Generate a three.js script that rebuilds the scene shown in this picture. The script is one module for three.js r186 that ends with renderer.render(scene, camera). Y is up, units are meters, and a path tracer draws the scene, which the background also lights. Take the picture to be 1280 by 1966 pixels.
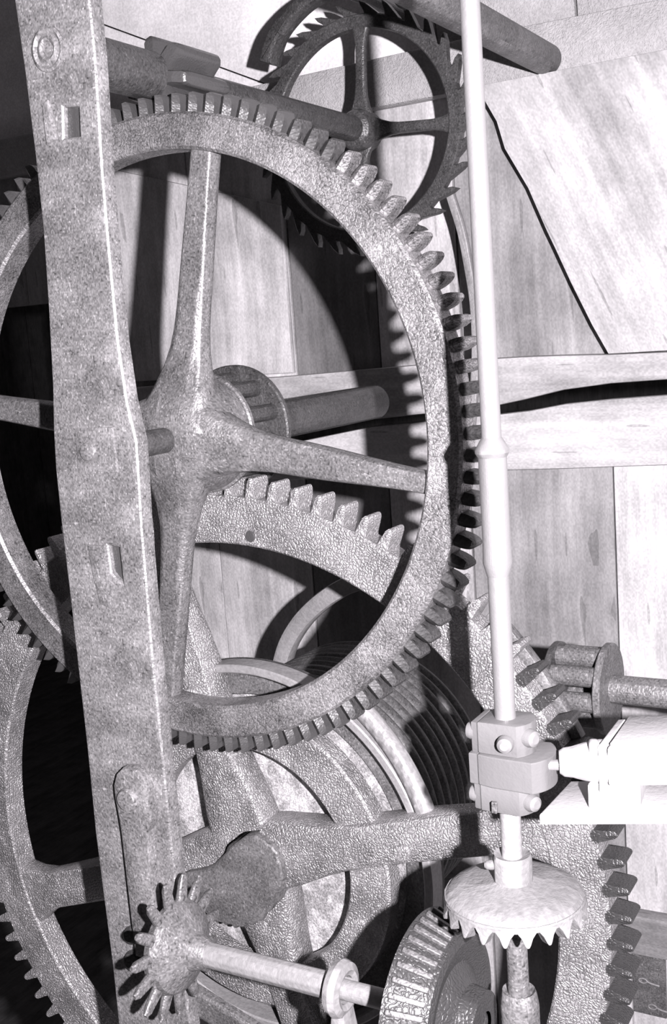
import * as THREE from 'three';
import { RoundedBoxGeometry } from 'three/addons/geometries/RoundedBoxGeometry.js';
import { mergeGeometries, toCreasedNormals } from 'three/addons/utils/BufferGeometryUtils.js';

// ---------------------------------------------------------------- camera, light, exposure
const scene = new THREE.Scene();
scene.background = new THREE.Color(0x000000);
const camera = new THREE.PerspectiveCamera(48.93, 1280 / 1966, 0.02, 20);
{
  const eye = new THREE.Vector3(0.6345, 0.0802, 0.815);
  const yaw = 0.5246, pitch = 0.1532, roll = -0.0717;
  const d = new THREE.Vector3(-Math.sin(yaw) * Math.cos(pitch), -Math.sin(pitch), -Math.cos(yaw) * Math.cos(pitch));
  const r0 = new THREE.Vector3().crossVectors(d, new THREE.Vector3(0, 1, 0)).normalize();
  const u0 = new THREE.Vector3().crossVectors(r0, d);
  camera.up.copy(u0).multiplyScalar(Math.cos(roll)).addScaledVector(r0, -Math.sin(roll));
  camera.position.copy(eye);
  camera.lookAt(eye.clone().add(d));
  camera.updateMatrixWorld();
}
scene.add(camera);
const renderer = new THREE.WebGLRenderer({ antialias: true });
renderer.toneMapping = THREE.LinearToneMapping;
renderer.toneMappingExposure = 1.35;
renderer.shadowMap.enabled = true;
renderer.shadowMap.type = THREE.PCFSoftShadowMap;
// the photographer's flash, held to the right of the camera and a little above it
const flash = new THREE.PointLight(0xfffaff, 12.5, 0, 2);
flash.position.set(0.785, 0.1, 0.83);
flash.castShadow = true; flash.shadow.radius = 0.45; flash.shadow.mapSize.set(2048, 2048);
flash.shadow.camera.near = 0.05; flash.shadow.camera.far = 6; flash.shadow.bias = -0.0005;
scene.add(flash);

// ---------------------------------------------------------------- random numbers and noise
function mulberry(a) { return () => { a |= 0; a = a + 0x6D2B79F5 | 0; let t = Math.imul(a ^ a >>> 15, 1 | a); t = t + Math.imul(t ^ t >>> 7, 61 | t) ^ t; return ((t ^ t >>> 14) >>> 0) / 4294967296; }; }
const rnd = mulberry(77);
function lattice(seed, p, q) { const r = mulberry(seed); const a = new Float32Array(p * q); for (let i = 0; i < a.length; i++) a[i] = r(); return a; }
const latCache = new Map();
function vnoise(u, v, p, q, seed) {            // periodic value noise, u,v in 0..1
  const key = seed * 1000003 + p * 1009 + q;
  let L = latCache.get(key); if (!L) { L = lattice(key, p, q); latCache.set(key, L); }
  const x = u * p, y = v * q; let i = Math.floor(x), j = Math.floor(y);
  let fx = x - i, fy = y - j; fx = fx * fx * (3 - 2 * fx); fy = fy * fy * (3 - 2 * fy);
  i = ((i % p) + p) % p; j = ((j % q) + q) % q; const i1 = (i + 1) % p, j1 = (j + 1) % q;
  return (L[j * p + i] * (1 - fx) + L[j * p + i1] * fx) * (1 - fy) + (L[j1 * p + i] * (1 - fx) + L[j1 * p + i1] * fx) * fy;
}
function fbm(u, v, p, q, seed, oct = 4, gain = 0.5) { let s = 0, a = 1, n = 0; for (let o = 0; o < oct; o++) { s += a * vnoise(u, v, p << o, q << o, seed + o * 17); n += a; a *= gain; } return s / n; }
function worley(u, v, p, seed) {                // periodic: distance to the border between cells
  const key = 'w' + seed + '_' + p; let L = latCache.get(key); if (!L) { L = lattice(seed * 31 + p, p, p * 2); latCache.set(key, L); }
  const x = u * p, y = v * p, i = Math.floor(x), j = Math.floor(y); let f1 = 9, f2 = 9;
  for (let b = -1; b <= 1; b++) for (let a = -1; a <= 1; a++) {
    const ii = ((i + a) % p + p) % p, jj = ((j + b) % p + p) % p, k = (jj * p + ii) * 2;
    const dx = i + a + 0.15 + 0.7 * L[k] - x, dy = j + b + 0.15 + 0.7 * L[k + 1] - y, d = Math.sqrt(dx * dx + dy * dy);
    if (d < f1) { f2 = f1; f1 = d; } else if (d < f2) f2 = d;
  }
  return f2 - f1;
}
const clamp = (x, a = 0, b = 1) => Math.min(b, Math.max(a, x));
const smooth = (a, b, x) => { const t = clamp((x - a) / (b - a)); return t * t * (3 - 2 * t); };
function tex(n, metres, fn, srgb) {             // fn(u,v) -> 0..1 grey
  const data = new Uint8Array(n * n * 4);
  for (let j = 0; j < n; j++) for (let i = 0; i < n; i++) {
    const g = clamp(fn(i / n, j / n)) * 255, k = (j * n + i) * 4;
    data[k] = g; data[k + 1] = g; data[k + 2] = g; data[k + 3] = 255;
  }
  const t = new THREE.DataTexture(data, n, n, THREE.RGBAFormat);
  t.wrapS = t.wrapT = THREE.RepeatWrapping; t.magFilter = THREE.LinearFilter; t.minFilter = THREE.LinearMipmapLinearFilter; t.generateMipmaps = true;
  t.repeat.set(1 / metres, 1 / metres); if (srgb) t.colorSpace = THREE.SRGBColorSpace; t.needsUpdate = true;
  return t;
}
// ---------------------------------------------------------------- materials (greys of a monochrome photograph; uv in metres)
const T = {};
T.rustC = tex(1024, 0.24, (u, v) => { const c = fbm(u, v, 9, 9, 1, 5, 0.6), f = vnoise(u, v, 170, 170, 5), s = vnoise(u, v, 260, 110, 8); return 0.62 + 0.3 * (c - 0.5) + 0.22 * (f - 0.5) + (s > 0.87 ? 0.2 : 0) - (f < 0.07 ? 0.16 : 0); }, true);
T.rustB = tex(1024, 0.24, (u, v) => 0.5 + 0.6 * (fbm(u, v, 22, 22, 3, 5, 0.7) - 0.5) + 0.3 * (vnoise(u, v, 200, 200, 6) - 0.5));
const wrinkle = (u, v, p, seed) => { const a = u + 0.06 * (fbm(u, v, 16, 16, seed, 4, 0.65) - 0.5), b = v + 0.06 * (fbm(u, v, 16, 16, seed + 5, 4, 0.65) - 0.5); return worley(a, b, p, seed) * (0.55 + 0.9 * vnoise(u, v, 26, 26, seed + 9)); };
T.crustC = tex(1024, 0.22, (u, v) => { const w = wrinkle(u, v, 44, 4), c = fbm(u, v, 6, 6, 12, 5, 0.62), p = fbm(u, v, 10, 10, 19, 3), f = vnoise(u, v, 230, 230, 9); return 0.6 + 0.42 * (c - 0.5) + 0.28 * (f - 0.5) - 0.2 * smooth(0.1, 0.0, w) * smooth(0.46, 0.6, p); }, true);
T.crustB = tex(1024, 0.22, (u, v) => 0.25 * smooth(-0.05, 0.35, wrinkle(u, v, 44, 4)) + 0.75 * fbm(u, v, 26, 26, 13, 5, 0.68));
T.crackC = tex(1024, 0.2, (u, v) => { const w = wrinkle(u, v, 58, 7), f = fbm(u, v, 8, 8, 23, 5, 0.6), g = vnoise(u, v, 240, 240, 25); return 0.7 + 0.34 * (f - 0.5) + 0.16 * (g - 0.5) - 0.12 * smooth(0.12, 0.0, w); }, true);
T.crackB = tex(1024, 0.2, (u, v) => 0.5 * smooth(-0.05, 0.5, wrinkle(u, v, 58, 7)) + 0.5 * fbm(u, v, 34, 34, 24, 4, 0.65));
T.woodC = tex(1024, 0.36, (u, v) => {
  const wob = 0.05 * (fbm(u, v, 3, 2, 31, 3) - 0.5), g = fbm(u + wob, v, 34, 2, 32, 4, 0.6), l = fbm(u + wob, v, 9, 2, 33, 3, 0.5), s = vnoise(u + wob, v, 60, 4, 34);
  const b = fbm(u, v, 4, 3, 37, 4, 0.6); return 0.78 + 0.2 * (g - 0.5) + 0.14 * (l - 0.5) + 0.4 * (b - 0.5) - (s > 0.92 ? 0.12 : 0) + 0.1 * (vnoise(u, v, 220, 140, 35) - 0.5);
}, true);
T.woodB = tex(512, 0.36, (u, v) => fbm(u + 0.05 * (fbm(u, v, 3, 2, 31, 3) - 0.5), v, 50, 3, 36, 4, 0.65));
T.plastC = tex(512, 0.3, (u, v) => 0.86 + 0.2 * (fbm(u, v, 5, 5, 41, 5, 0.55) - 0.5) + 0.1 * (vnoise(u, v, 150, 150, 42) - 0.5), true);
T.fineB = tex(512, 0.12, (u, v) => fbm(u, v, 20, 20, 51, 4, 0.7));
T.mottC = tex(512, 0.14, (u, v) => { const a = fbm(u, v, 7, 7, 61, 5, 0.6); return 0.66 + 0.2 * smooth(0.35, 0.6, a) + 0.3 * (vnoise(u, v, 110, 110, 62) - 0.5); }, true);
function mat(c, rough, o = {}) {
  const m = new THREE.MeshPhysicalMaterial({ color: new THREE.Color().setRGB(c, c * 0.975, c * 0.99), roughness: rough, metalness: o.metal || 0 });
  if (o.map) m.map = o.map; if (o.bump) { m.bumpMap = o.bump; m.bumpScale = o.bs || 0.0006; }
  if (o.spec !== undefined) m.specularIntensity = o.spec;
  return m;
}
const M = {
  post: mat(0.62, 0.42, { map: T.rustC, bump: T.rustB, bs: 0.0007, metal: 0.35 }),
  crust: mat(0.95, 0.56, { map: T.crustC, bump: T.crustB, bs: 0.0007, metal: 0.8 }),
  crack: mat(0.72, 0.44, { map: T.crackC, bump: T.crackB, bs: 0.0015, metal: 0.5 }),
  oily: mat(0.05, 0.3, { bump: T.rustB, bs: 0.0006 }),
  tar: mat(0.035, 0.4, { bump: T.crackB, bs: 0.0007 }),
  dark: mat(0.13, 0.42, { map: T.rustC, bump: T.rustB, bs: 0.0008 }),
  iron: mat(0.44, 0.45, { map: T.rustC, bump: T.rustB, bs: 0.0008, metal: 0.35 }),
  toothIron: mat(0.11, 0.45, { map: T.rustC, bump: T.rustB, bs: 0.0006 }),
  grey: mat(0.3, 0.5, { map: T.rustC, bump: T.rustB, bs: 0.0006 }),
  shaft: mat(0.36, 0.55, { map: T.plastC, bump: T.fineB, bs: 0.0006, metal: 0.2 }),
  bolt: mat(0.15, 0.5, { bump: T.fineB, bs: 0.0003 }),
  silver: mat(0.29, 0.38, { metal: 0.5, bump: T.fineB, bs: 0.0003 }),
  clamp: mat(0.12, 0.5, { bump: T.fineB, bs: 0.0003 }),
  bevel: mat(0.24, 0.6, { map: T.plastC, bump: T.fineB, bs: 0.0008 }),
  white: mat(0.34, 0.6, { bump: T.fineB, bs: 0.0004 }),
  drum: mat(0.17, 0.5, { map: T.rustC, bump: T.fineB, bs: 0.0007 }),
  pale: mat(0.6, 0.6, { map: T.mottC, bump: T.crustB, bs: 0.001 }),
  lightWood: mat(0.84, 0.75, { map: T.woodC, bump: T.woodB, bs: 0.0006 }),
  paleWood: mat(0.74, 0.75, { map: T.woodC, bump: T.woodB, bs: 0.0006 }),
  midWood: mat(0.48, 0.75, { map: T.woodC, bump: T.woodB, bs: 0.0006 }),
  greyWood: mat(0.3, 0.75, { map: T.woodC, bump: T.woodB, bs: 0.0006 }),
  stone: mat(0.5, 0.85, { map: T.plastC, bump: T.rustB, bs: 0.0022 }),
  ceiling: mat(1.0, 0.8, { map: T.plastC, bump: T.woodB, bs: 0.0004 }),
  roomWood: mat(0.4, 0.85, { map: T.woodC, bump: T.woodB, bs: 0.0006 }),
};
// ---------------------------------------------------------------- helpers
function boxUV(g) {                              // uv in metres by the way each face points; grain along y
  if (g.index) g = g.toNonIndexed();
  const p = g.attributes.position, n = p.count, uv = new Float32Array(n * 2), a = new THREE.Vector3(), b = new THREE.Vector3(), c = new THREE.Vector3(), q = new THREE.Vector3();
  for (let i = 0; i < n; i += 3) {
    a.fromBufferAttribute(p, i); b.fromBufferAttribute(p, i + 1); c.fromBufferAttribute(p, i + 2);
    q.copy(b).sub(a).cross(c.clone().sub(a)); const x = Math.abs(q.x), y = Math.abs(q.y), z = Math.abs(q.z);
    for (let k = 0; k < 3; k++) {
      const X = p.getX(i + k), Y = p.getY(i + k), Z = p.getZ(i + k);
      if (z >= x && z >= y) { uv[2 * (i + k)] = X; uv[2 * (i + k) + 1] = Y; } else if (x >= y) { uv[2 * (i + k)] = Z + 0.07; uv[2 * (i + k) + 1] = Y; } else { uv[2 * (i + k)] = X + 0.03; uv[2 * (i + k) + 1] = Z; }
    }
  }
  g.setAttribute('uv', new THREE.BufferAttribute(uv, 2)); return g;
}
const used = new Map();
function numbered(name) { const k = used.get(name) || 0; used.set(name, k + 1); return k ? `${name}_${String(k).padStart(3, '0')}` : name; }
function finish(g, crease = 0.6) { if (g.index) g = g.toNonIndexed(); return boxUV(crease ? toCreasedNormals(g, crease) : g); }
function mesh(name, g, m, parent, top) {
  const o = new THREE.Mesh(g, m); o.castShadow = o.receiveShadow = true; o.name = top ? numbered(name) : name; (parent || scene).add(o); return o;
}
function tag(o, label, category, group) { o.userData.label = label; o.userData.category = category; if (group) o.userData.group = group; return o; }
function thing(name, label, category, pos = [0, 0, 0]) { const o = new THREE.Group(); o.name = numbered(name); o.position.set(...pos); scene.add(o); return tag(o, label, category); }
function lathe(pts, axis, seg = 96) {            // pts: [radius, along axis]
  const g = new THREE.LatheGeometry(pts.map(([r, h]) => new THREE.Vector2(Math.max(r, 1e-5), h)), seg);
  if (axis === 'z') g.rotateX(Math.PI / 2); if (axis === 'x') g.rotateZ(-Math.PI / 2);
  return finish(g, 0.5);
}
function rod(r, a, b, axis, seg = 40, ch = 0.0015) { return lathe([[0, a], [r - ch, a], [r, a + ch], [r, b - ch], [r - ch, b], [0, b]], axis, seg); }
function ring(ri, ro, z0, z1, ch = 0.002, seg = 200) { return lathe([[ri, z0 + ch], [ri + ch, z0], [ro - ch, z0], [ro, z0 + ch], [ro, z1 - ch], [ro - ch, z1], [ri + ch, z1], [ri, z1 - ch], [ri, z0 + ch]], 'z', seg); }
function shapeOf(pts) { return new THREE.Shape(pts.map(([x, y]) => new THREE.Vector2(x, y))); }
function plate(pts, z0, z1, bevel = 0.002, holes = [], bs = 2) {
  const s = shapeOf(pts); for (const h of holes) s.holes.push(new THREE.Path(h.map(([x, y]) => new THREE.Vector2(x, y))));
  const g = new THREE.ExtrudeGeometry(s, { depth: Math.max(z1 - z0 - 2 * bevel, 1e-4), bevelEnabled: bevel > 0, bevelThickness: bevel, bevelSize: bevel, bevelOffset: -bevel, bevelSegments: bs, curveSegments: 10 });
  g.translate(0, 0, z0 + bevel); return finish(g, 0.5);
}
function box(w, h, d, x, y, z, r = 0.002) { const g = new RoundedBoxGeometry(w, h, d, 2, r); g.translate(x, y, z); return finish(g, 0.5); }
// a bar lofted along +y: stations [y, width in x, thickness in z, x centre, z centre], cross-section a rounded rectangle
function loft(st, n = 20, e = 0.45) {
  const P = [], I = [];
  for (const [y, w, t, cx = 0, cz = 0] of st) for (let k = 0; k < n; k++) {
    const a = k / n * 2 * Math.PI, c = Math.cos(a), s = Math.sin(a);
    P.push(cx + w / 2 * Math.sign(c) * Math.abs(c) ** e, y, cz + t / 2 * Math.sign(s) * Math.abs(s) ** e);
  }
  const m = st.length;
  for (let i = 0; i < m - 1; i++) for (let k = 0; k < n; k++) { const a = i * n + k, b = i * n + (k + 1) % n, c = a + n, d = b + n; I.push(a, c, b, b, c, d); }
  for (let k = 1; k < n - 1; k++) { I.push(0, k, k + 1); const q = (m - 1) * n; I.push(q, q + k + 1, q + k); }
  const g = new THREE.BufferGeometry(); g.setAttribute('position', new THREE.Float32BufferAttribute(P, 3)); g.setIndex(I);
  return g;
}
// gear tooth: outline [half width, r] from base to tip; z0 back, z1 front, rise = ridge down the middle of the front face
function tooth(out, z0, z1, rise) {
  const L = out.map(([w, r]) => [-w, r]), R = out.slice().reverse().map(([w, r]) => [w, r]); const o = [...L, ...R.filter(p => p[0] > 1e-6)];
  const P = [], n = o.length, rb = out[0][1], rt = out[out.length - 1][1] - 0.002;
  const tri = (...q) => { for (const v of q) P.push(...v); };
  const F = o.map(([x, y]) => [x, y, z1]), B = o.map(([x, y]) => [x, y, z0]), mid = y => [0, clamp(y, rb, rt), z1 + rise];
  for (let i = 0; i < n; i++) {
    const j = (i + 1) % n; tri(B[i], F[i], F[j]); tri(B[i], F[j], B[j]);
    const a = mid(o[i][1]), b = mid(o[j][1]); tri(F[i], b, F[j]); tri(F[i], a, b);
  }
  for (let i = 1; i < n - 1; i++) tri(B[0], B[i], B[i + 1]);
  const g = new THREE.BufferGeometry(); g.setAttribute('position', new THREE.Float32BufferAttribute(P, 3));
  return finish(flipIfInside(g), 0.5);
}
function flipIfInside(g) {                       // outward winding from the signed volume
  const p = g.attributes.position; let v = 0; const a = new THREE.Vector3(), b = new THREE.Vector3(), c = new THREE.Vector3();
  for (let i = 0; i < p.count; i += 3) { a.fromBufferAttribute(p, i); b.fromBufferAttribute(p, i + 1); c.fromBufferAttribute(p, i + 2); v += a.dot(b.cross(c)); }
  if (v < 0) for (let i = 0; i < p.count; i += 3) for (const k of [0, 1, 2]) { const s = p.getComponent(i + 1, k); p.setComponent(i + 1, k, p.getComponent(i + 2, k)); p.setComponent(i + 2, k, s); }
  return g;
}
function loftG(st, n, e) { return finish(flipIfInside(loft(st, n, e).toNonIndexed()), 0.7); }
function tube(pts, r, seg = 40, rs = 12) { return finish(new THREE.TubeGeometry(new THREE.CatmullRomCurve3(pts.map(p => new THREE.Vector3(...p))), seg, r, rs), 0.7); }
function bolt(r, h, hex) {                       // head standing on z = 0
  return hex ? lathe([[0, 0], [r, 0], [r, h * 0.75], [r * 0.8, h], [0, h]], 'z', 6) : lathe([[0, -0.001], [r, -0.001], [r, h * 0.3], [r * 0.85, h * 0.75], [r * 0.5, h], [0, h]], 'z', 28);
}
const R = d => d * Math.PI / 180;

// ---------------------------------------------------------------- the setting
const wall = new THREE.Group(); wall.name = 'wall_back'; wall.userData.kind = 'structure'; scene.add(wall);
function board(parent, name, x0, x1, y0, y1, z, m, t = 0.02, lean = 0) {
  const g = box(x1 - x0 - 0.002, y1 - y0, t, 0, 0, 0, 0.0015);
  const o = mesh(name, g, m, parent); o.position.set((x0 + x1) / 2, (y0 + y1) / 2, z - t / 2); o.rotation.z = lean; return o;
}
{
  const edges = [-1.5, -1.2, -0.95, -0.74, -0.585, -0.395, -0.228, -0.09, 0.033, 0.232, 0.42, 0.62, 0.86, 1.15, 1.5];
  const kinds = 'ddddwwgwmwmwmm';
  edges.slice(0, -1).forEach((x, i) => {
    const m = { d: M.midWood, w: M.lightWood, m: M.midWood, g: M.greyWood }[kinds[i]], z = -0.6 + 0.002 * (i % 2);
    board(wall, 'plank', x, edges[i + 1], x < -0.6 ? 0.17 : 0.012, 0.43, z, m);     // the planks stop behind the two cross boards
    if (x > -0.6) board(wall, 'plank', x, edges[i + 1], -2.5, -0.078, z, m);  // low planks left out at the left: opening added so that side stays dark
  });
  // above the beam: wide pale boards set on a slant at the left, narrower grey ones at the right
  const up = (pts, m) => mesh('plank', plate(pts, -0.62, -0.6, 0.0015), m, wall);
  up([[-1.5, 0.425], [-0.214, 0.425], [-0.529, 0.5745], [-1.5, 1.035]], M.ceiling);
  up([[-0.21, 0.425], [0.02, 0.425], [-0.02, 0.98], [-1.38, 0.98], [-0.529, 0.5765]], M.ceiling);
  up([[0.023, 0.425], [0.2045, 0.425], [0.185, 0.98], [-0.017, 0.98]], M.stone);
  up([[0.2075, 0.425], [0.47, 0.425], [0.45, 0.98], [0.188, 0.98]], M.stone);
  up([[0.473, 0.425], [1.5, 0.425], [1.5, 0.98], [0.453, 0.98]], M.stone);
}
function slab(name, w, h, d, x, y, z, m) { const o = mesh(name, box(w, h, d, 0, 0, 0, 0.004), m, null); o.position.set(x, y, z); o.userData.kind = 'structure'; return o; }
// the tower room round the clock, made large to limit bounce: the plank wall is a partition in it, its left opening added to go dark
slab('wall_left', 0.1, 6, 13, -8.05, 0.5, -1.5, M.roomWood);
slab('wall_right', 0.1, 6, 13, 4.05, 0.5, -1.5, M.roomWood);
slab('wall_front', 12, 6, 0.1, -2, 0.5, 5.05, M.roomWood);
slab('wall_rear', 12, 6, 0.1, -2, 0.5, -8.05, M.roomWood);
slab('floor', 12.2, 0.1, 13.2, -2, -2.55, -1.5, M.roomWood);
slab('ceiling', 12.2, 0.1, 13.2, -2, 3.55, -1.5, M.roomWood);
// timbers on the wall
function timber(name, label, x0, x1, prof, z0, z1, m) {    // a horizontal beam whose upper and lower edges wander: prof [x, yLow, yHigh]
  const low = prof.map(([x, a]) => [x, a]), high = prof.slice().reverse().map(([x, , b]) => [x, b]);
  const g = plate([...low, ...high], z0, z1, 0.003);
  const uv = g.attributes.uv; for (let i = 0; i < uv.count; i++) { const u = uv.getX(i), v = uv.getY(i); uv.setXY(i, v, u); }
  return tag(mesh(name, g, m, null, true), label, 'beam');
}
timber('wooden_beam', 'rough pale beam across the wall under the ceiling, behind the toothed upper wheel', -1.4, 1.4,
  [[-1.4, 0.375, 0.433], [-0.3, 0.376, 0.435], [0.09, 0.377, 0.44], [0.3, 0.38, 0.438], [1.4, 0.385, 0.445]], -0.6, -0.575, M.stone);
timber('wooden_beam', 'upper of the two pale grained boards nailed across the wall behind the white rod', -1.4, 1.4,
  [[-0.6, -0.09, 0.024], [-0.4, -0.075, 0.028], [-0.24, -0.057, 0.03], [-0.1, -0.036, 0.034], [0.08, -0.024, 0.039], [0.13, -0.0155, 0.039], [0.18, -0.0055, 0.038], [0.24, 0.0, 0.036], [0.31, 0.002, 0.035], [0.5, 0.005, 0.034], [1.4, 0.009, 0.03]], -0.6, -0.572, M.paleWood);
timber('wooden_beam', 'lower of the two pale grained boards nailed across the wall behind the white rod', -1.4, 1.4,
  [[-0.6, -0.14, -0.105], [-0.4, -0.13, -0.088], [-0.24, -0.122, -0.068], [-0.1, -0.115, -0.046], [0.08, -0.109, -0.035], [0.13, -0.108, -0.031], [0.18, -0.107, -0.0235], [0.24, -0.105, -0.0195], [0.31, -0.103, -0.017], [0.5, -0.1, -0.016], [1.4, -0.095, -0.015]], -0.6, -0.578, M.paleWood);
timber('wooden_beam', 'plain pale ledge board low on the wall, right of the big wheel', -1.4, 1.4,
  [[-0.6, -0.766, -0.708], [0.2, -0.766, -0.709], [0.3, -0.764, -0.708], [1.4, -0.76, -0.704]], -0.6, -0.576, M.midWood);
{ // slanting board at the right
  const pts = [[0.09, 0.376], [0.098, 0.358], [0.113, 0.33], [0.122, 0.296], [0.15, 0.245], [0.172, 0.19], [0.18, 0.172], [0.2, 0.125], [0.224, 0.073], [0.243, 0.037], [0.62, 0.037], [0.62, 0.05], [0.46, 0.379]];
  const g = plate(pts, -0.596, -0.556, 0.002); const a = -0.42, uv = g.attributes.uv;
  for (let i = 0; i < uv.count; i++) { const u = uv.getX(i), v = uv.getY(i); uv.setXY(i, u * Math.cos(a) - v * Math.sin(a), u * Math.sin(a) + v * Math.cos(a)); }
  tag(mesh('slanting_board', g, M.paleWood, null, true), 'wide pale board slanting down the wall at the right, dark line along its worn edge', 'board');
  const pl = plate([[-0.585, 0.034], [-0.229, 0.034], [-0.229, 0.271], [-0.388, 0.3185], [-0.523, 0.359], [-0.585, 0.377]], -0.598, -0.588, 0.0015);
  tag(mesh('wall_panel', pl, M.lightWood, null, true), 'smooth pale panel with a slanting top edge on the wall behind the upright spoke', 'panel');
}
{ // fitting low on the right
  const t = thing('iron_latch_plate', 'dark plate with two pale eye hooks on the wall at the bottom right', 'latch', [0.2605, -0.815, -0.598]);
  mesh('plate', box(0.044, 0.088, 0.006, 0, 0, 0.004, 0.001), M.grey, t);
  for (const [x, y] of [[-0.008, 0.006], [0.004, -0.03]]) {
    mesh('eye', finish(new THREE.TorusGeometry(0.0055, 0.0012, 8, 20).scale(1, 0.6, 1).translate(x, y, 0.008)), M.shaft, t);
    mesh('hook', tube([[x + 0.0055, y, 0.008], [x + 0.012, y - 0.001, 0.0095], [x + 0.022, y - 0.003, 0.008]], 0.0013, 12, 8), M.shaft, t);
  }
  mesh('strap', box(0.016, 0.004, 0.003, 0.008, 0.026, 0.008, 0.001), M.iron, t);
  tag(mesh('pale_batten', box(0.02, 0.26, 0.012, 0.2275, -0.9, -0.59, 0.002), M.lightWood, null, true), 'pale upright batten beside the dark latch plate', 'batten');
}
// ---------------------------------------------------------------- iron post of the frame
{
  const left = [[-0.041, 0.56], [-0.0412, 0.365], [-0.0385, 0.309], [-0.037, 0.244], [-0.037, 0.186], [-0.0406, 0.122], [-0.0454, 0.057], [-0.05, 0.018], [-0.0522, -0.014], [-0.0525, -0.059], [-0.0517, -0.119], [-0.0514, -0.194], [-0.0511, -0.267], [-0.0522, -0.346], [-0.0504, -0.421], [-0.049, -0.477], [-0.0495, -0.533], [-0.05, -0.76]];
  const right = [[0.036, -0.76], [0.036, -0.5], [0.0365, -0.42], [0.036, -0.36], [0.0356, -0.3], [0.0355, -0.256], [0.0352, -0.173], [0.0365, -0.106], [0.0372, -0.062], [0.039, -0.027], [0.0405, 0.008], [0.0345, 0.042], [0.0315, 0.09], [0.0318, 0.162], [0.033, 0.226], [0.035, 0.264], [0.037, 0.312], [0.037, 0.35], [0.037, 0.56]];
  const slot1 = [[-0.001, 0.2765], [0.0142, 0.2745], [0.0125, 0.2525], [-0.0035, 0.2535]], slot2 = [[-0.0015, -0.0795], [0.0098, -0.081], [0.0106, -0.112], [0.0045, -0.108], [-0.0005, -0.1025]];
  const t = thing('iron_post', 'tall flat forged iron post standing in front of the wheels at the left', 'post', [0, -0.76, 0]);
  const lift = o => { o.position.y += 0.76; return o; };
  lift(mesh('bar', plate([...left, ...right], 0.083, 0.1, 0.0036, [slot1, slot2], 3), M.post, t));
  const bush = lift(mesh('bearing_bush', lathe([[0.0055, 0.088], [0.0055, 0.1015], [0.008, 0.1035], [0.012, 0.1015], [0.0145, 0.1035], [0.0165, 0.1025], [0.0165, 0.099]], 'z', 48), M.post, t)); bush.position.x = -0.0084; bush.position.y += 0.3217; bush.scale.set(1, 1.05, 1);
  bush.userData.label = 'round bushed hole near the top of the post';
  const pin = lift(mesh('arbor_end', rod(0.0056, 0.088, 0.0965, 'z', 24), M.dark, t)); pin.position.x = -0.0084; pin.position.y += 0.3217;
  lift(mesh('bearing_plate', plate([[-0.0235, 0.0205], [0.0175, 0.0205], [0.0185, -0.0172], [-0.0245, -0.0188]], 0.098, 0.1012, 0.0008), M.post, t));
  const dome = lift(mesh('pivot', lathe([[0, 0.106], [0.004, 0.1055], [0.007, 0.104], [0.0085, 0.101], [0.0085, 0.098]], 'z', 28), M.post, t)); dome.position.x = -0.0104; dome.position.y += 0.0007;
  lift(mesh('rib', plate([[-0.021, 0.282], [-0.0145, 0.284], [-0.012, 0.253], [-0.0205, 0.25]], 0.098, 0.1025, 0.0012), M.post, t));
  lift(mesh('rib', plate([[-0.0225, -0.079], [-0.0035, -0.079], [-0.003, -0.108], [0.006, -0.116], [-0.004, -0.134], [-0.0155, -0.13], [-0.02, -0.105]], 0.098, 0.1022, 0.0014), M.post, t));
  for (const [x, y, h] of [[0.0055, 0.2645, 0.026], [0.0045, -0.097, 0.034]]) lift(mesh('slot_shade_fill', box(0.018, h, 0.011, x, y, 0.089, 0.001), M.oily, t));  // dark blocks put in the slots to stand for the shade inside
  // strap bolted on below
  const strap = lift(mesh('strap', plate([[0.006, -0.2715], [0.0145, -0.2735], [0.0215, -0.279], [0.0252, -0.288], [0.0252, -0.308], [0.0235, -0.322], [0.019, -0.3285], [0.0185, -0.37], [0.0178, -0.45], [-0.009, -0.45], [-0.0095, -0.4], [-0.0102, -0.335], [-0.011, -0.322], [-0.0132, -0.3], [-0.013, -0.29], [-0.0085, -0.279], [-0.001, -0.2725]], 0.0985, 0.112, 0.003), M.post, t));
  strap.userData.label = 'round-headed strap bolted to the face of the post';
  const b = mesh('bolt', bolt(0.0105, 0.007), M.post, strap); b.position.set(0.0035, -0.3, 0.1115);
  for (const [x, y, r] of [[-0.019, -0.437, 0.0085], [-0.0195, -0.4625, 0.0105]]) { const o = lift(mesh('bolt', bolt(r, 0.009), M.dark, t)); o.position.x = x; o.position.y += y; o.position.z = 0.0985; }
}
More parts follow.
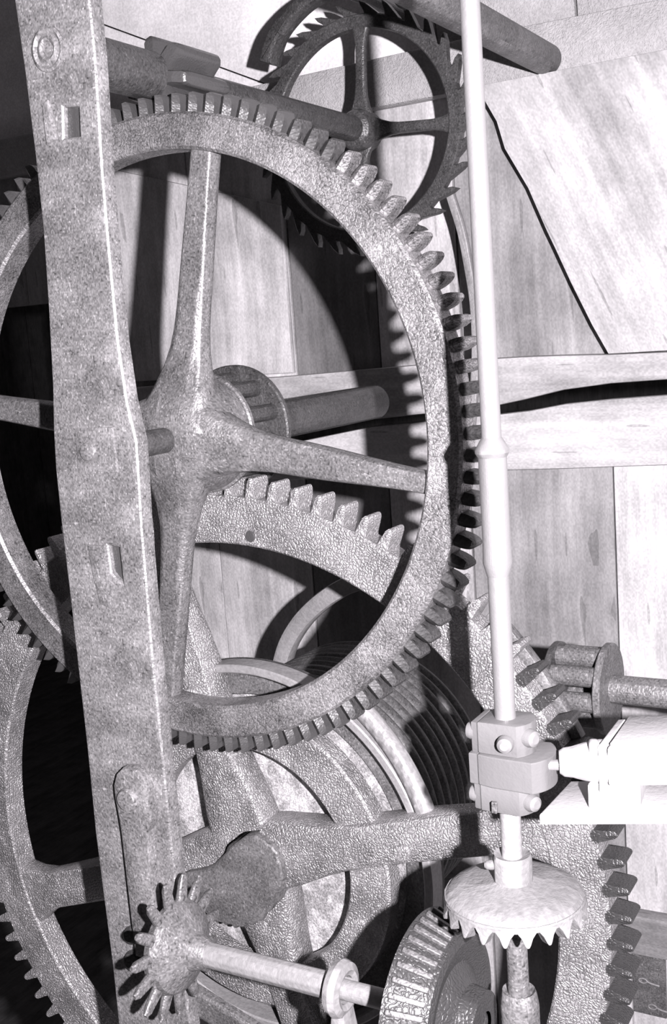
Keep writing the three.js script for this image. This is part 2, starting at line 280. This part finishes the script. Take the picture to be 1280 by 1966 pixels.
// ---------------------------------------------------------------- front wheel with lantern pinion
{
  const t = thing('gear_wheel', 'four-spoked toothed iron wheel just behind the post, the largest whole ring in the picture', 'gear wheel');
  mesh('rim', ring(0.2526, 0.2835, -0.03, 0, 0.0025, 220), M.crust, t);
  const tg = tooth([[0.0052, 0.2815], [0.0053, 0.289], [0.0047, 0.294], [0.0036, 0.2975], [0.002, 0.2998], [0, 0.3006]], -0.026, -0.0095, 0.0055);
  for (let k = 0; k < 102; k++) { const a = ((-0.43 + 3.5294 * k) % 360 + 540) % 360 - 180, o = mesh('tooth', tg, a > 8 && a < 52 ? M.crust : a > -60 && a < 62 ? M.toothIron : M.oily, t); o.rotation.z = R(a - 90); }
  const prof = (wEnd, wMid) => {
    const st = []; for (let i = 0; i <= 14; i++) { const r = 0.012 + i / 14 * 0.2435; const w = wMid + (wEnd - wMid) * smooth(0.12, 0.25, r) + 0.055 * Math.exp(-((r / 0.055) ** 2)); const th = 0.02 + 0.026 * Math.exp(-((r / 0.06) ** 2)); st.push([r, w, th, 0, -0.017 + 0.006 * Math.exp(-((r / 0.05) ** 2))]); }
    return loftG(st, 24, 0.55);
  };
  const A = prof(0.0245, 0.0295), B = prof(0.0185, 0.0305);
  for (const [a, g] of [[-11.8, A], [-99.8, B], [169.5, A], [81.5, A]]) { const o = mesh('spoke', g, M.iron, t); o.rotation.z = R(a); }
  mesh('hub', lathe([[0, 0.013], [0.012, 0.0125], [0.024, 0.0095], [0.036, 0.005], [0.045, 0.0], [0.052, -0.012], [0.055, -0.03], [0.055, -0.044], [0, -0.044]], 'z', 56), M.iron, t);
  mesh('arbor', rod(0.0205, -0.4, -0.09, 'z', 40), M.dark, t);
  mesh('pivot', rod(0.0115, 0.008, 0.097, 'z', 24), M.dark, t);
  mesh('pinion_flange', rod(0.057, -0.052, -0.045, 'z', 64), M.iron, t);
  mesh('pinion_flange', rod(0.061, -0.108, -0.1, 'z', 64), M.dark, t);
  const pb = rod(0.008, -0.102, -0.05, 'z', 16, 0.0005);
  for (let k = 0; k < 10; k++) { const a = R(18 + 36 * k), o = mesh('pinion_bar', pb, M.dark, t); o.position.set(0.046 * Math.cos(a), 0.046 * Math.sin(a), 0); }
  mesh('pinion_core', rod(0.03, -0.102, -0.05, 'z', 24), M.oily, t);
}
// ---------------------------------------------------------------- great wheel with drum
{
  const t = thing('great_wheel', 'huge toothed wheel with crackled paint, below and behind the front wheel, carrying a grooved drum', 'gear wheel', [-0.0065, -0.4385, 0]);
  mesh('rim', ring(0.33, 0.3765, -0.088, -0.06, 0.002, 240), M.crack, t);
  const tg = tooth([[0.0068, 0.373], [0.0054, 0.379], [0.0042, 0.387], [0.0034, 0.393], [0.0018, 0.3958], [0, 0.3964]], -0.086, -0.0605, 0.0012);
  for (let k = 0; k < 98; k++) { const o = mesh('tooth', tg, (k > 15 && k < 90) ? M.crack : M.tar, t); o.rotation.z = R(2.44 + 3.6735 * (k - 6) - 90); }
  const st = [];
  for (let i = 0; i <= 14; i++) { const r = 0.03 + i / 14 * 0.303; st.push([r, 0.043 + 0.03 * Math.exp(-(((r - 0.03) / 0.06) ** 2)) + 0.035 * smooth(0.295, 0.34, r), 0.026 + 0.012 * smooth(0.3, 0.2, r), 0, -0.0745 - 0.006 * smooth(0.3, 0.2, r)]); }
  const g = loftG(st, 24, 0.3);
  for (const a of [15.2, 105, 197.5, 285]) { const o = mesh('spoke', g, M.crack, t); o.rotation.z = R(a - 90); }
  mesh('inner_ring', ring(0.118, 0.162, -0.092, -0.068, 0.002, 120), M.crack, t);
  for (const [x, y] of [[0.181, 0.04], [0.1245, -0.048], [-0.335, 0.09], [0.047, -0.175], [-0.05, 0.17]]) { const o = mesh('rivet', bolt(0.009, 0.0035), M.crack, t); const r = Math.hypot(x, y); o.position.set(x, y, r < 0.16 ? -0.0685 : -0.062); }
  {
    const c = new THREE.CatmullRomCurve3([[-0.0755, -0.0271], [-0.0401, -0.0108], [0.0158, 0.0327], [0.0442, 0.0188], [0.0446, -0.0225], [0.0097, -0.0616], [-0.0267, -0.0704], [-0.0646, -0.0513]].map(([x, y]) => new THREE.Vector3(x, y, 0)), true, 'centripetal'), o = [];
    for (let i = 0; i < 90; i++) { const p = c.getPoint(i / 90), k = 1.03 + 0.02 * Math.sin(i * 1.9) + 0.015 * Math.sin(i * 0.83); o.push([p.x * k, p.y * k]); }
    mesh('hub', plate(o, -0.1, -0.053, 0.004, [], 3), M.grey, t);
  }
  mesh('arbor', rod(0.022, -0.45, -0.058, 'z', 32), M.dark, t);
  { const o = mesh('bolt', bolt(0.0055, 0.0025), M.oily, t); o.position.set(0.0412, 0.3376, -0.0605); }  // dark dome in place of a shaded hole through the rim
  // drum: wound grooves, front flange, recessed end plate
  const d = []; for (let i = 0; i <= 150; i++) { const z = -0.34 + i / 150 * 0.225, ph = ((z + 0.34) / 0.0165) % 1; d.push([0.151 + 0.0055 * Math.abs(Math.sin(Math.PI * ph)), z]); }
  const drum = mesh('drum', lathe([[0.02, -0.34], ...d, [0.15, -0.114], [0.02, -0.115]], 'z', 120), M.drum, t);
  mesh('drum_flange', ring(0.162, 0.2, -0.112, -0.104, 0.0015, 120), M.grey, drum);
  mesh('hoop', ring(0.191, 0.2, -0.112, -0.082, 0.0015, 120), M.shaft, drum);
  mesh('end_plate', ring(0.03, 0.165, -0.12, -0.108, 0.001, 120), M.pale, drum).userData.label = 'pale flaking end plate of the drum between the spokes';
  const p = []; for (let i = 0; i <= 30; i++) { const a = R(21 + i / 30 * 40); p.push([0.211 * Math.cos(a), 0.211 * Math.sin(a), -0.083 - 0.012 * (i / 30)]); }
  const q = new THREE.CatmullRomCurve3(p.map(v => new THREE.Vector3(...v)));
  const rope = mergeGeometries([new THREE.TubeGeometry(q, 60, 0.0095, 14), new THREE.SphereGeometry(0.0095, 16, 10).translate(...p[0])].map(x => x.toNonIndexed())); 
  mesh('line_end', finish(rope, 0.8), M.shaft, drum).userData.label = 'pale rounded end of the line lying on the drum';
}
{ // thin curved strip behind the great wheel's teeth at the right
  const o = []; for (let i = 0; i <= 20; i++) { const a = R(25 + i); o.push([0.385 * Math.cos(a), 0.385 * Math.sin(a)]); } for (let i = 20; i >= 0; i--) { const a = R(25 + i); o.push([0.373 * Math.cos(a), 0.373 * Math.sin(a)]); }
  const m = mesh('curved_guard_strip', plate(o, -0.1, -0.088, 0.001), M.grey, null, true); m.position.set(-0.0065, -0.4385, 0);
  tag(m, 'thin curved iron strip behind the big wheel teeth, left of the round flange', 'strip');
}
{ // bent bar behind the great wheel
  const s = []; const pts = [[-0.115, -0.36], [-0.103, -0.316], [-0.09, -0.284], [-0.068, -0.254], [-0.041, -0.23], [-0.007, -0.209], [0.03, -0.195]];
  const c = new THREE.CatmullRomCurve3(pts.map(([x, y]) => new THREE.Vector3(x, y, 0))), up = [], dn = [];
  for (let i = 0; i <= 24; i++) { const p = c.getPoint(i / 24), q = c.getTangent(i / 24); up.push([p.x - q.y * 0.0105, p.y + q.x * 0.0105]); dn.unshift([p.x + q.y * 0.0105, p.y - q.x * 0.0105]); }
  tag(mesh('bent_iron_bar', plate([...up, ...dn], -0.315, -0.295, 0.004), M.shaft, null, true), 'bent grey iron bar rising behind the drum, seen through the front wheel', 'bar');
}
// ---------------------------------------------------------------- escape wheel and its pallets
{
  const t = thing('escape_wheel', 'dark wheel with hooked saw teeth and thin crossed spokes, at the top', 'escape wheel', [-0.0095, 0.3217, 0]);
  mesh('rim', ring(0.1155, 0.131, -0.437, -0.423, 0.0015, 140), M.dark, t);
  const sh = plate([[-0.0035, 0.128], [-0.006, 0.134], [-0.011, 0.1395], [-0.0135, 0.1455], [-0.005, 0.1425], [0.003, 0.1375], [0.013, 0.131], [0.0145, 0.128]].reverse(), -0.436, -0.424, 0.0008, [], 1);
  for (let k = 0; k < 30; k++) { const o = mesh('tooth', sh, M.dark, t); o.rotation.z = R(12 * k + 3); }
  const st = []; for (let i = 0; i <= 10; i++) { const r = 0.005 + i / 10 * 0.113; st.push([r, 0.0125 + 0.03 * Math.exp(-((r / 0.026) ** 2)) + 0.012 * smooth(0.1, 0.118, r), 0.011, 0, -0.43]); }
  const g = loftG(st, 18, 0.6);
  for (const a of [4, 94, 184, 274]) { const o = mesh('spoke', g, M.dark, t); o.rotation.z = R(-a); }
  mesh('hub', lathe([[0, -0.402], [0.012, -0.404], [0.02, -0.41], [0.024, -0.418], [0.024, -0.44], [0, -0.44]], 'z', 40), M.dark, t);
  mesh('arbor', rod(0.0145, -0.43, -0.03, 'z', 32), M.dark, t);
  mesh('pivot', rod(0.0052, -0.04, 0.087, 'z', 20), M.dark, t);
  mesh('collar', rod(0.021, -0.032, 0.07, 'z', 40, 0.005), M.dark, t);
  const leaf = loftG([[0.012, 0.015, 0.075, 0, -0.068], [0.022, 0.013, 0.075, 0, -0.068], [0.03, 0.014, 0.073, 0, -0.068], [0.0345, 0.01, 0.068, 0, -0.068], [0.036, 0.004, 0.064, 0, -0.068]], 16, 0.4);
  for (let k = 0; k < 7; k++) { const o = mesh('pinion_leaf', leaf, M.oily, t); o.rotation.z = R(4 + 360 / 7 * k); }
}
{
  const c = new THREE.CatmullRomCurve3([[-0.117, 0.413], [-0.112, 0.4255], [-0.101, 0.444], [-0.083, 0.459], [-0.053, 0.474], [-0.011, 0.48], [0.03, 0.474], [0.058, 0.46], [0.07, 0.448]].map(([x, y]) => new THREE.Vector3(x, y, 0)));
  const up = [], dn = []; for (let i = 0; i <= 40; i++) { const p = c.getPoint(i / 40), q = c.getTangent(i / 40), w = 0.0075 + 0.002 * Math.abs(i / 20 - 1); up.push([p.x - q.y * w, p.y + q.x * w]); dn.unshift([p.x + q.y * w, p.y - q.x * w]); }
  const t = thing('pallet_anchor', 'dark arched anchor bridging over the saw-toothed wheel at the very top', 'anchor', [0, 0, 0]);
  mesh('arch', plate([...up, ...dn], -0.42, -0.395, 0.004), M.dark, t);
  mesh('arbor', rod(0.0095, -0.57, -0.3, 'z', 24).translate(-0.011, 0.481, 0), M.dark, t);
}
{
  const c = new THREE.CatmullRomCurve3([[0.07, 0.248], [0.073, 0.236], [0.083, 0.2], [0.09, 0.156], [0.095, 0.111], [0.095, 0.06], [0.09, 0.009], [0.081, -0.05], [0.075, -0.083]].map(([x, y]) => new THREE.Vector3(x, y, -0.5)));
  const up = [], dn = []; for (let i = 0; i <= 30; i++) { const p = c.getPoint(i / 30), q = c.getTangent(i / 30), w = 0.005; up.push([p.x - q.y * w, p.y + q.x * w]); dn.unshift([p.x + q.y * w, p.y - q.x * w]); }
  tag(mesh('bent_strip', plate([...up, ...dn], -0.505, -0.495, 0.0015), M.shaft, null, true), 'thin bent upright strip behind the front wheel teeth, left of the bright rod', 'strip');
}
tag(mesh('iron_rod', rod(0.0185, -0.574, -0.1, 'z', 40, 0.004).translate(0.176, 0.394, 0), M.grey, null, true), 'short round iron rod slanting in at the top, ending against the pale beam', 'rod');
// ---------------------------------------------------------------- star pinion shaft with bevel wheel
{
  const t = thing('star_pinion_shaft', 'pale level shaft at the bottom, spiky star pinion at one end, ribbed wheel opposite', 'shaft', [0, -0.416, 0.13]);
  const st = []; for (let i = 0; i <= 8; i++) { const r = 0.026 + i / 8 * 0.0335; const k = i / 8; st.push([r, 0.0092 - 0.004 * k - (i === 8 ? 0.0025 : 0), 0.0125 - 0.004 * k - (i === 8 ? 0.004 : 0), 0, 0]); }
  const g = loftG(st, 14, 0.75);
  for (let k = 0; k < 15; k++) { const o = mesh('spike', g, M.iron, t); o.position.x = 0.056; o.rotation.set(R(7 + 24 * k), 0, 0); o.rotation.order = 'XYZ'; const h = new THREE.Group(); o.geometry = g; o.rotation.y = 0; }
  mesh('star_body', lathe([[0, 0.044], [0.022, 0.045], [0.037, 0.05], [0.0395, 0.057], [0.0365, 0.063], [0.026, 0.07], [0.016, 0.076], [0.0105, 0.09], [0, 0.09]], 'x', 56), M.iron, t);
  mesh('rod', rod(0.0103, 0.07, 0.206, 'x', 36), M.shaft, t);
  mesh('journal', rod(0.0078, 0.2, 0.32, 'x', 30), M.shaft, t);
  const b = mesh('bevel_wheel', lathe([[0.01, 0.281], [0.066, 0.281], [0.0735, 0.2835], [0.0605, 0.314], [0.055, 0.3155], [0.04, 0.311], [0.026, 0.32], [0.024, 0.333], [0.01, 0.334]], 'x', 90), M.tar, t);
  const len = Math.hypot(0.013, 0.0305), tilt = Math.atan2(0.013, 0.0305), bt = new RoundedBoxGeometry(len * 0.8, 0.006, 0.0042, 2, 0.001);
  const bg = finish(bt, 0.5);
  for (let k = 0; k < 42; k++) { const h = new THREE.Group(); const o = mesh('bevel_tooth', bg, M.iron, b); const a = k / 42 * 2 * Math.PI, r = 0.0668; o.position.set(0.2985, r * Math.cos(a), r * Math.sin(a)); o.rotation.order = 'XYZ'; o.rotation.set(a, 0, -tilt); }
}
{
  const t = thing('eye_bracket', 'pale ring-topped bracket holding the star pinion shaft', 'bracket', [0.214, -0.416, 0.13]);
  mesh('ring', lathe([[0.0108, -0.005], [0.015, -0.007], [0.0205, -0.005], [0.0222, 0], [0.0205, 0.005], [0.015, 0.007], [0.0108, 0.005], [0.0108, -0.005]], 'x', 40), M.shaft, t);
  mesh('stem', loftG([[-0.34, 0.026, 0.04], [-0.1, 0.022, 0.03], [-0.04, 0.018, 0.026], [-0.017, 0.013, 0.02]], 18, 0.6), M.shaft, t);
}
// ---------------------------------------------------------------- upright hand rod: pipe, sleeve, coupling, crown gear
{
  const t = thing('upright_rod', 'bright upright rod in front of everything, with a sleeve halfway and a toothed crown below', 'rod', [0.3605, -0.6, 0.13]);
  const Y = y => y + 0.6, lt = (n, pts, m, seg = 40) => mesh(n, lathe(pts.map(([r, y]) => [r, Y(y)]), 'y', seg), m, t);
  lt('upper_rod', [[0, -0.01], [0.0066, -0.01], [0.0062, 0.3], [0.0062, 0.498], [0, 0.498]], M.silver);
  lt('sleeve', [[0, -0.085], [0.0075, -0.083], [0.0098, -0.074], [0.0093, -0.06], [0.0094, -0.004], [0.0112, -0.001], [0.0112, 0.001], [0.0085, 0.006], [0.0066, 0.009], [0, 0.009]], M.silver);
  lt('lower_rod', [[0, -0.2], [0.0072, -0.2], [0.0072, -0.08], [0, -0.08]], M.silver);
  lt('short_rod', [[0, -0.3], [0.0072, -0.3], [0.0072, -0.24], [0, -0.24]], M.shaft);
  const cg = lt('crown_gear', [[0.007, -0.281], [0.0125, -0.279], [0.0135, -0.282], [0.0135, -0.298], [0.02, -0.3], [0.037, -0.3025], [0.045, -0.3055], [0.0485, -0.3095], [0.0485, -0.312], [0.044, -0.314], [0.02, -0.313], [0.007, -0.313]], M.bevel, 72);
  const tg = tooth([[0.0068, -0.003], [0.006, 0.001], [0.0036, 0.0042], [0.0019, 0.0085], [0.0009, 0.0102], [0, 0.0105]], -0.0065, 0.0022, 0.0008);
  for (let k = 0; k < 21; k++) { const a = k / 21 * 2 * Math.PI + 0.53, o = mesh('crown_tooth', tg, M.bevel, cg); o.position.set(0.046 * Math.sin(a), Y(-0.3115), 0.046 * Math.cos(a)); o.rotation.order = 'YXZ'; o.rotation.set(-0.2, a, Math.PI); }
  lt('foot_rod', [[0, -0.384], [0.0075, -0.384], [0.0072, -0.31], [0, -0.31]], M.iron);
  lt('foot_socket', [[0, -0.52], [0.0135, -0.52], [0.0138, -0.392], [0.0125, -0.384], [0.0115, -0.381], [0.009, -0.384], [0, -0.384]], M.iron);
  const s = mesh('set_screw', bolt(0.0035, 0.006), M.bevel, cg); s.position.set(-0.012, Y(-0.287), 0.006); s.rotation.set(0, -1.2, 0);
}
{
  const t = thing('bolted_coupling', 'grey split block bolted round the bright upright rod, beside the white bracket', 'coupling', [0.3605, -0.214, 0.13]);
  const blk = (w, pr, y0, y1, ch) => { const s = shapeOf(pr); const g = new THREE.ExtrudeGeometry(s, { depth: y1 - y0 - 0.002, bevelEnabled: true, bevelThickness: 0.001, bevelSize: 0.001, bevelOffset: -0.001, bevelSegments: 2, curveSegments: 16 }); g.rotateX(-Math.PI / 2); g.translate(0, y0 + 0.001, 0); return finish(g, 0.5); };
  // plan outlines in x, -z
  const arc = (cx, r, a0, a1, n = 14) => Array.from({ length: n + 1 }, (_, i) => [cx + r * Math.cos(R(a0 + (a1 - a0) * i / n)), r * Math.sin(R(a0 + (a1 - a0) * i / n))]);
  const big = [[-0.0145, -0.0165], [-0.004, -0.019], ...arc(0.006, 0.0275, -48, 48), [-0.004, 0.019], [-0.0145, 0.0165]];
  const small = [[-0.0145, -0.0145], ...arc(0.0, 0.0205, -50, 50), [-0.0145, 0.0145]];
  mesh('front_half', blk(0, big, -0.011, 0.011), M.clamp, t);
  mesh('upper_collar', blk(0, small, 0.011, 0.033), M.clamp, t);
  mesh('lower_collar', blk(0, small, -0.03, -0.011), M.clamp, t);
  const back = [[-0.0215, -0.0155], [-0.0153, -0.0165], [-0.0153, 0.0165], [-0.0215, 0.0155]], bs = [[-0.0195, -0.0135], [-0.0153, -0.0145], [-0.0153, 0.0145], [-0.0195, 0.0135]];
  mesh('back_half', blk(0, back, -0.011, 0.011), M.clamp, t);
  mesh('back_collar', blk(0, bs, 0.011, 0.0325), M.clamp, t); mesh('back_collar', blk(0, bs, -0.0295, -0.011), M.clamp, t);
  for (const [x, y, z, ry, r] of [[-0.0195, 0.024, 0.008, -90, 0.0062], [-0.0195, -0.021, 0.008, -90, 0.0058], [0.0065, 0.0215, 0.0185, 12, 0.0058], [0.0195, 0.0235, 0.008, 65, 0.0062], [0.019, -0.0215, 0.009, 62, 0.006]]) { const o = mesh('bolt', bolt(r, 0.006), M.bolt, t); o.position.set(x, y, z); o.rotation.y = R(ry); }
  const sl = mesh('key', box(0.004, 0.008, 0.003, 0, 0, 0, 0.0008), M.iron, t); sl.position.set(-0.003, -0.024, 0.0195);
}
{
  const t = thing('white_bracket', 'white painted metal bracket reaching in from the right edge to the coupling', 'bracket', [0.433, -0.245, 0.13]);
  t.position.set(0.4315, -0.2185, 0.135); t.rotation.y = R(21);
  const flat = (pts, y0, y1, bv) => plate(pts, y0, y1, bv).rotateX(-Math.PI / 2);   // plan outline in x and depth
  mesh('body', flat([[0, 0], [0.3, 0], [0.3, 0.055], [0.019, 0.055]], 0, 0.027, 0.002), M.white, t);
  mesh('cap', flat([[0.002, 0.003], [0.3, 0.003], [0.3, 0.053], [0.019, 0.053]], 0.0268, 0.0285, 0.0006), M.white, t);
  mesh('shelf', flat([[-0.045, -0.004], [0.3, -0.004], [0.3, 0.05], [-0.022, 0.05]], -0.0245, -0.0165, 0.0015), M.white, t);
  mesh('foot_block', flat([[-0.013, 0.004], [0.02, 0.004], [0.03, 0.045], [0.0, 0.045]], -0.017, 0.001, 0.002), M.white, t);
  mesh('end_plate', flat([[-0.006, 0.001], [-0.0012, 0.001], [0.0165, 0.05], [0.0115, 0.05]], -0.004, 0.0275, 0.001), M.white, t);
  mesh('lug', box(0.007, 0.009, 0.01, -0.008, 0.024, -0.008, 0.0025), M.white, t);
  mesh('nozzle', lathe([[0, -0.031], [0.0075, -0.0305], [0.0095, -0.0275], [0.0102, -0.022], [0.0125, -0.014], [0.0145, -0.004], [0.0145, 0.004], [0, 0.004]], 'x', 36).translate(0, 0.0115, -0.014), M.white, t);
  mesh('pin', rod(0.0036, -0.046, -0.028, 'x', 20, 0.0008).translate(0, 0.0095, -0.014), M.silver, t);
}
// ---------------------------------------------------------------- flanged shaft at the right
{
  const t = thing('flanged_shaft', 'grey shaft with a round upright flange, before the pale wall planks at right', 'shaft', [0.335, -0.267, -0.2]);
  mesh('flange', rod(0.0435, -0.004, 0.003, 'x', 60, 0.001), M.grey, t);
  mesh('rod', rod(0.0135, 0, 0.5, 'x', 36), M.iron, t);
  const b = rod(0.0095, -0.048, -0.003, 'x', 18, 0.001);
  for (let k = 0; k < 8; k++) { const o = mesh('pinion_bar', b, M.grey, t); const a = R(10 + 45 * k); o.position.set(0, 0.031 * Math.cos(a), 0.031 * Math.sin(a)); }
  mesh('flange', rod(0.0415, -0.054, -0.047, 'x', 60, 0.001), M.dark, t);
}
{ // bar at the bottom, behind the star pinion
  const g = loftG([[0, 0.03, 0.012], [0.18, 0.026, 0.012]], 18, 0.35);
  const o = tag(mesh('flat_bar', g, M.iron, null, true), 'flat grey bar slanting down from behind the star pinion at the bottom edge', 'bar');
  o.position.set(-0.045, -0.56, 0.0); o.rotation.z = R(-108);
}
renderer.render(scene, camera);
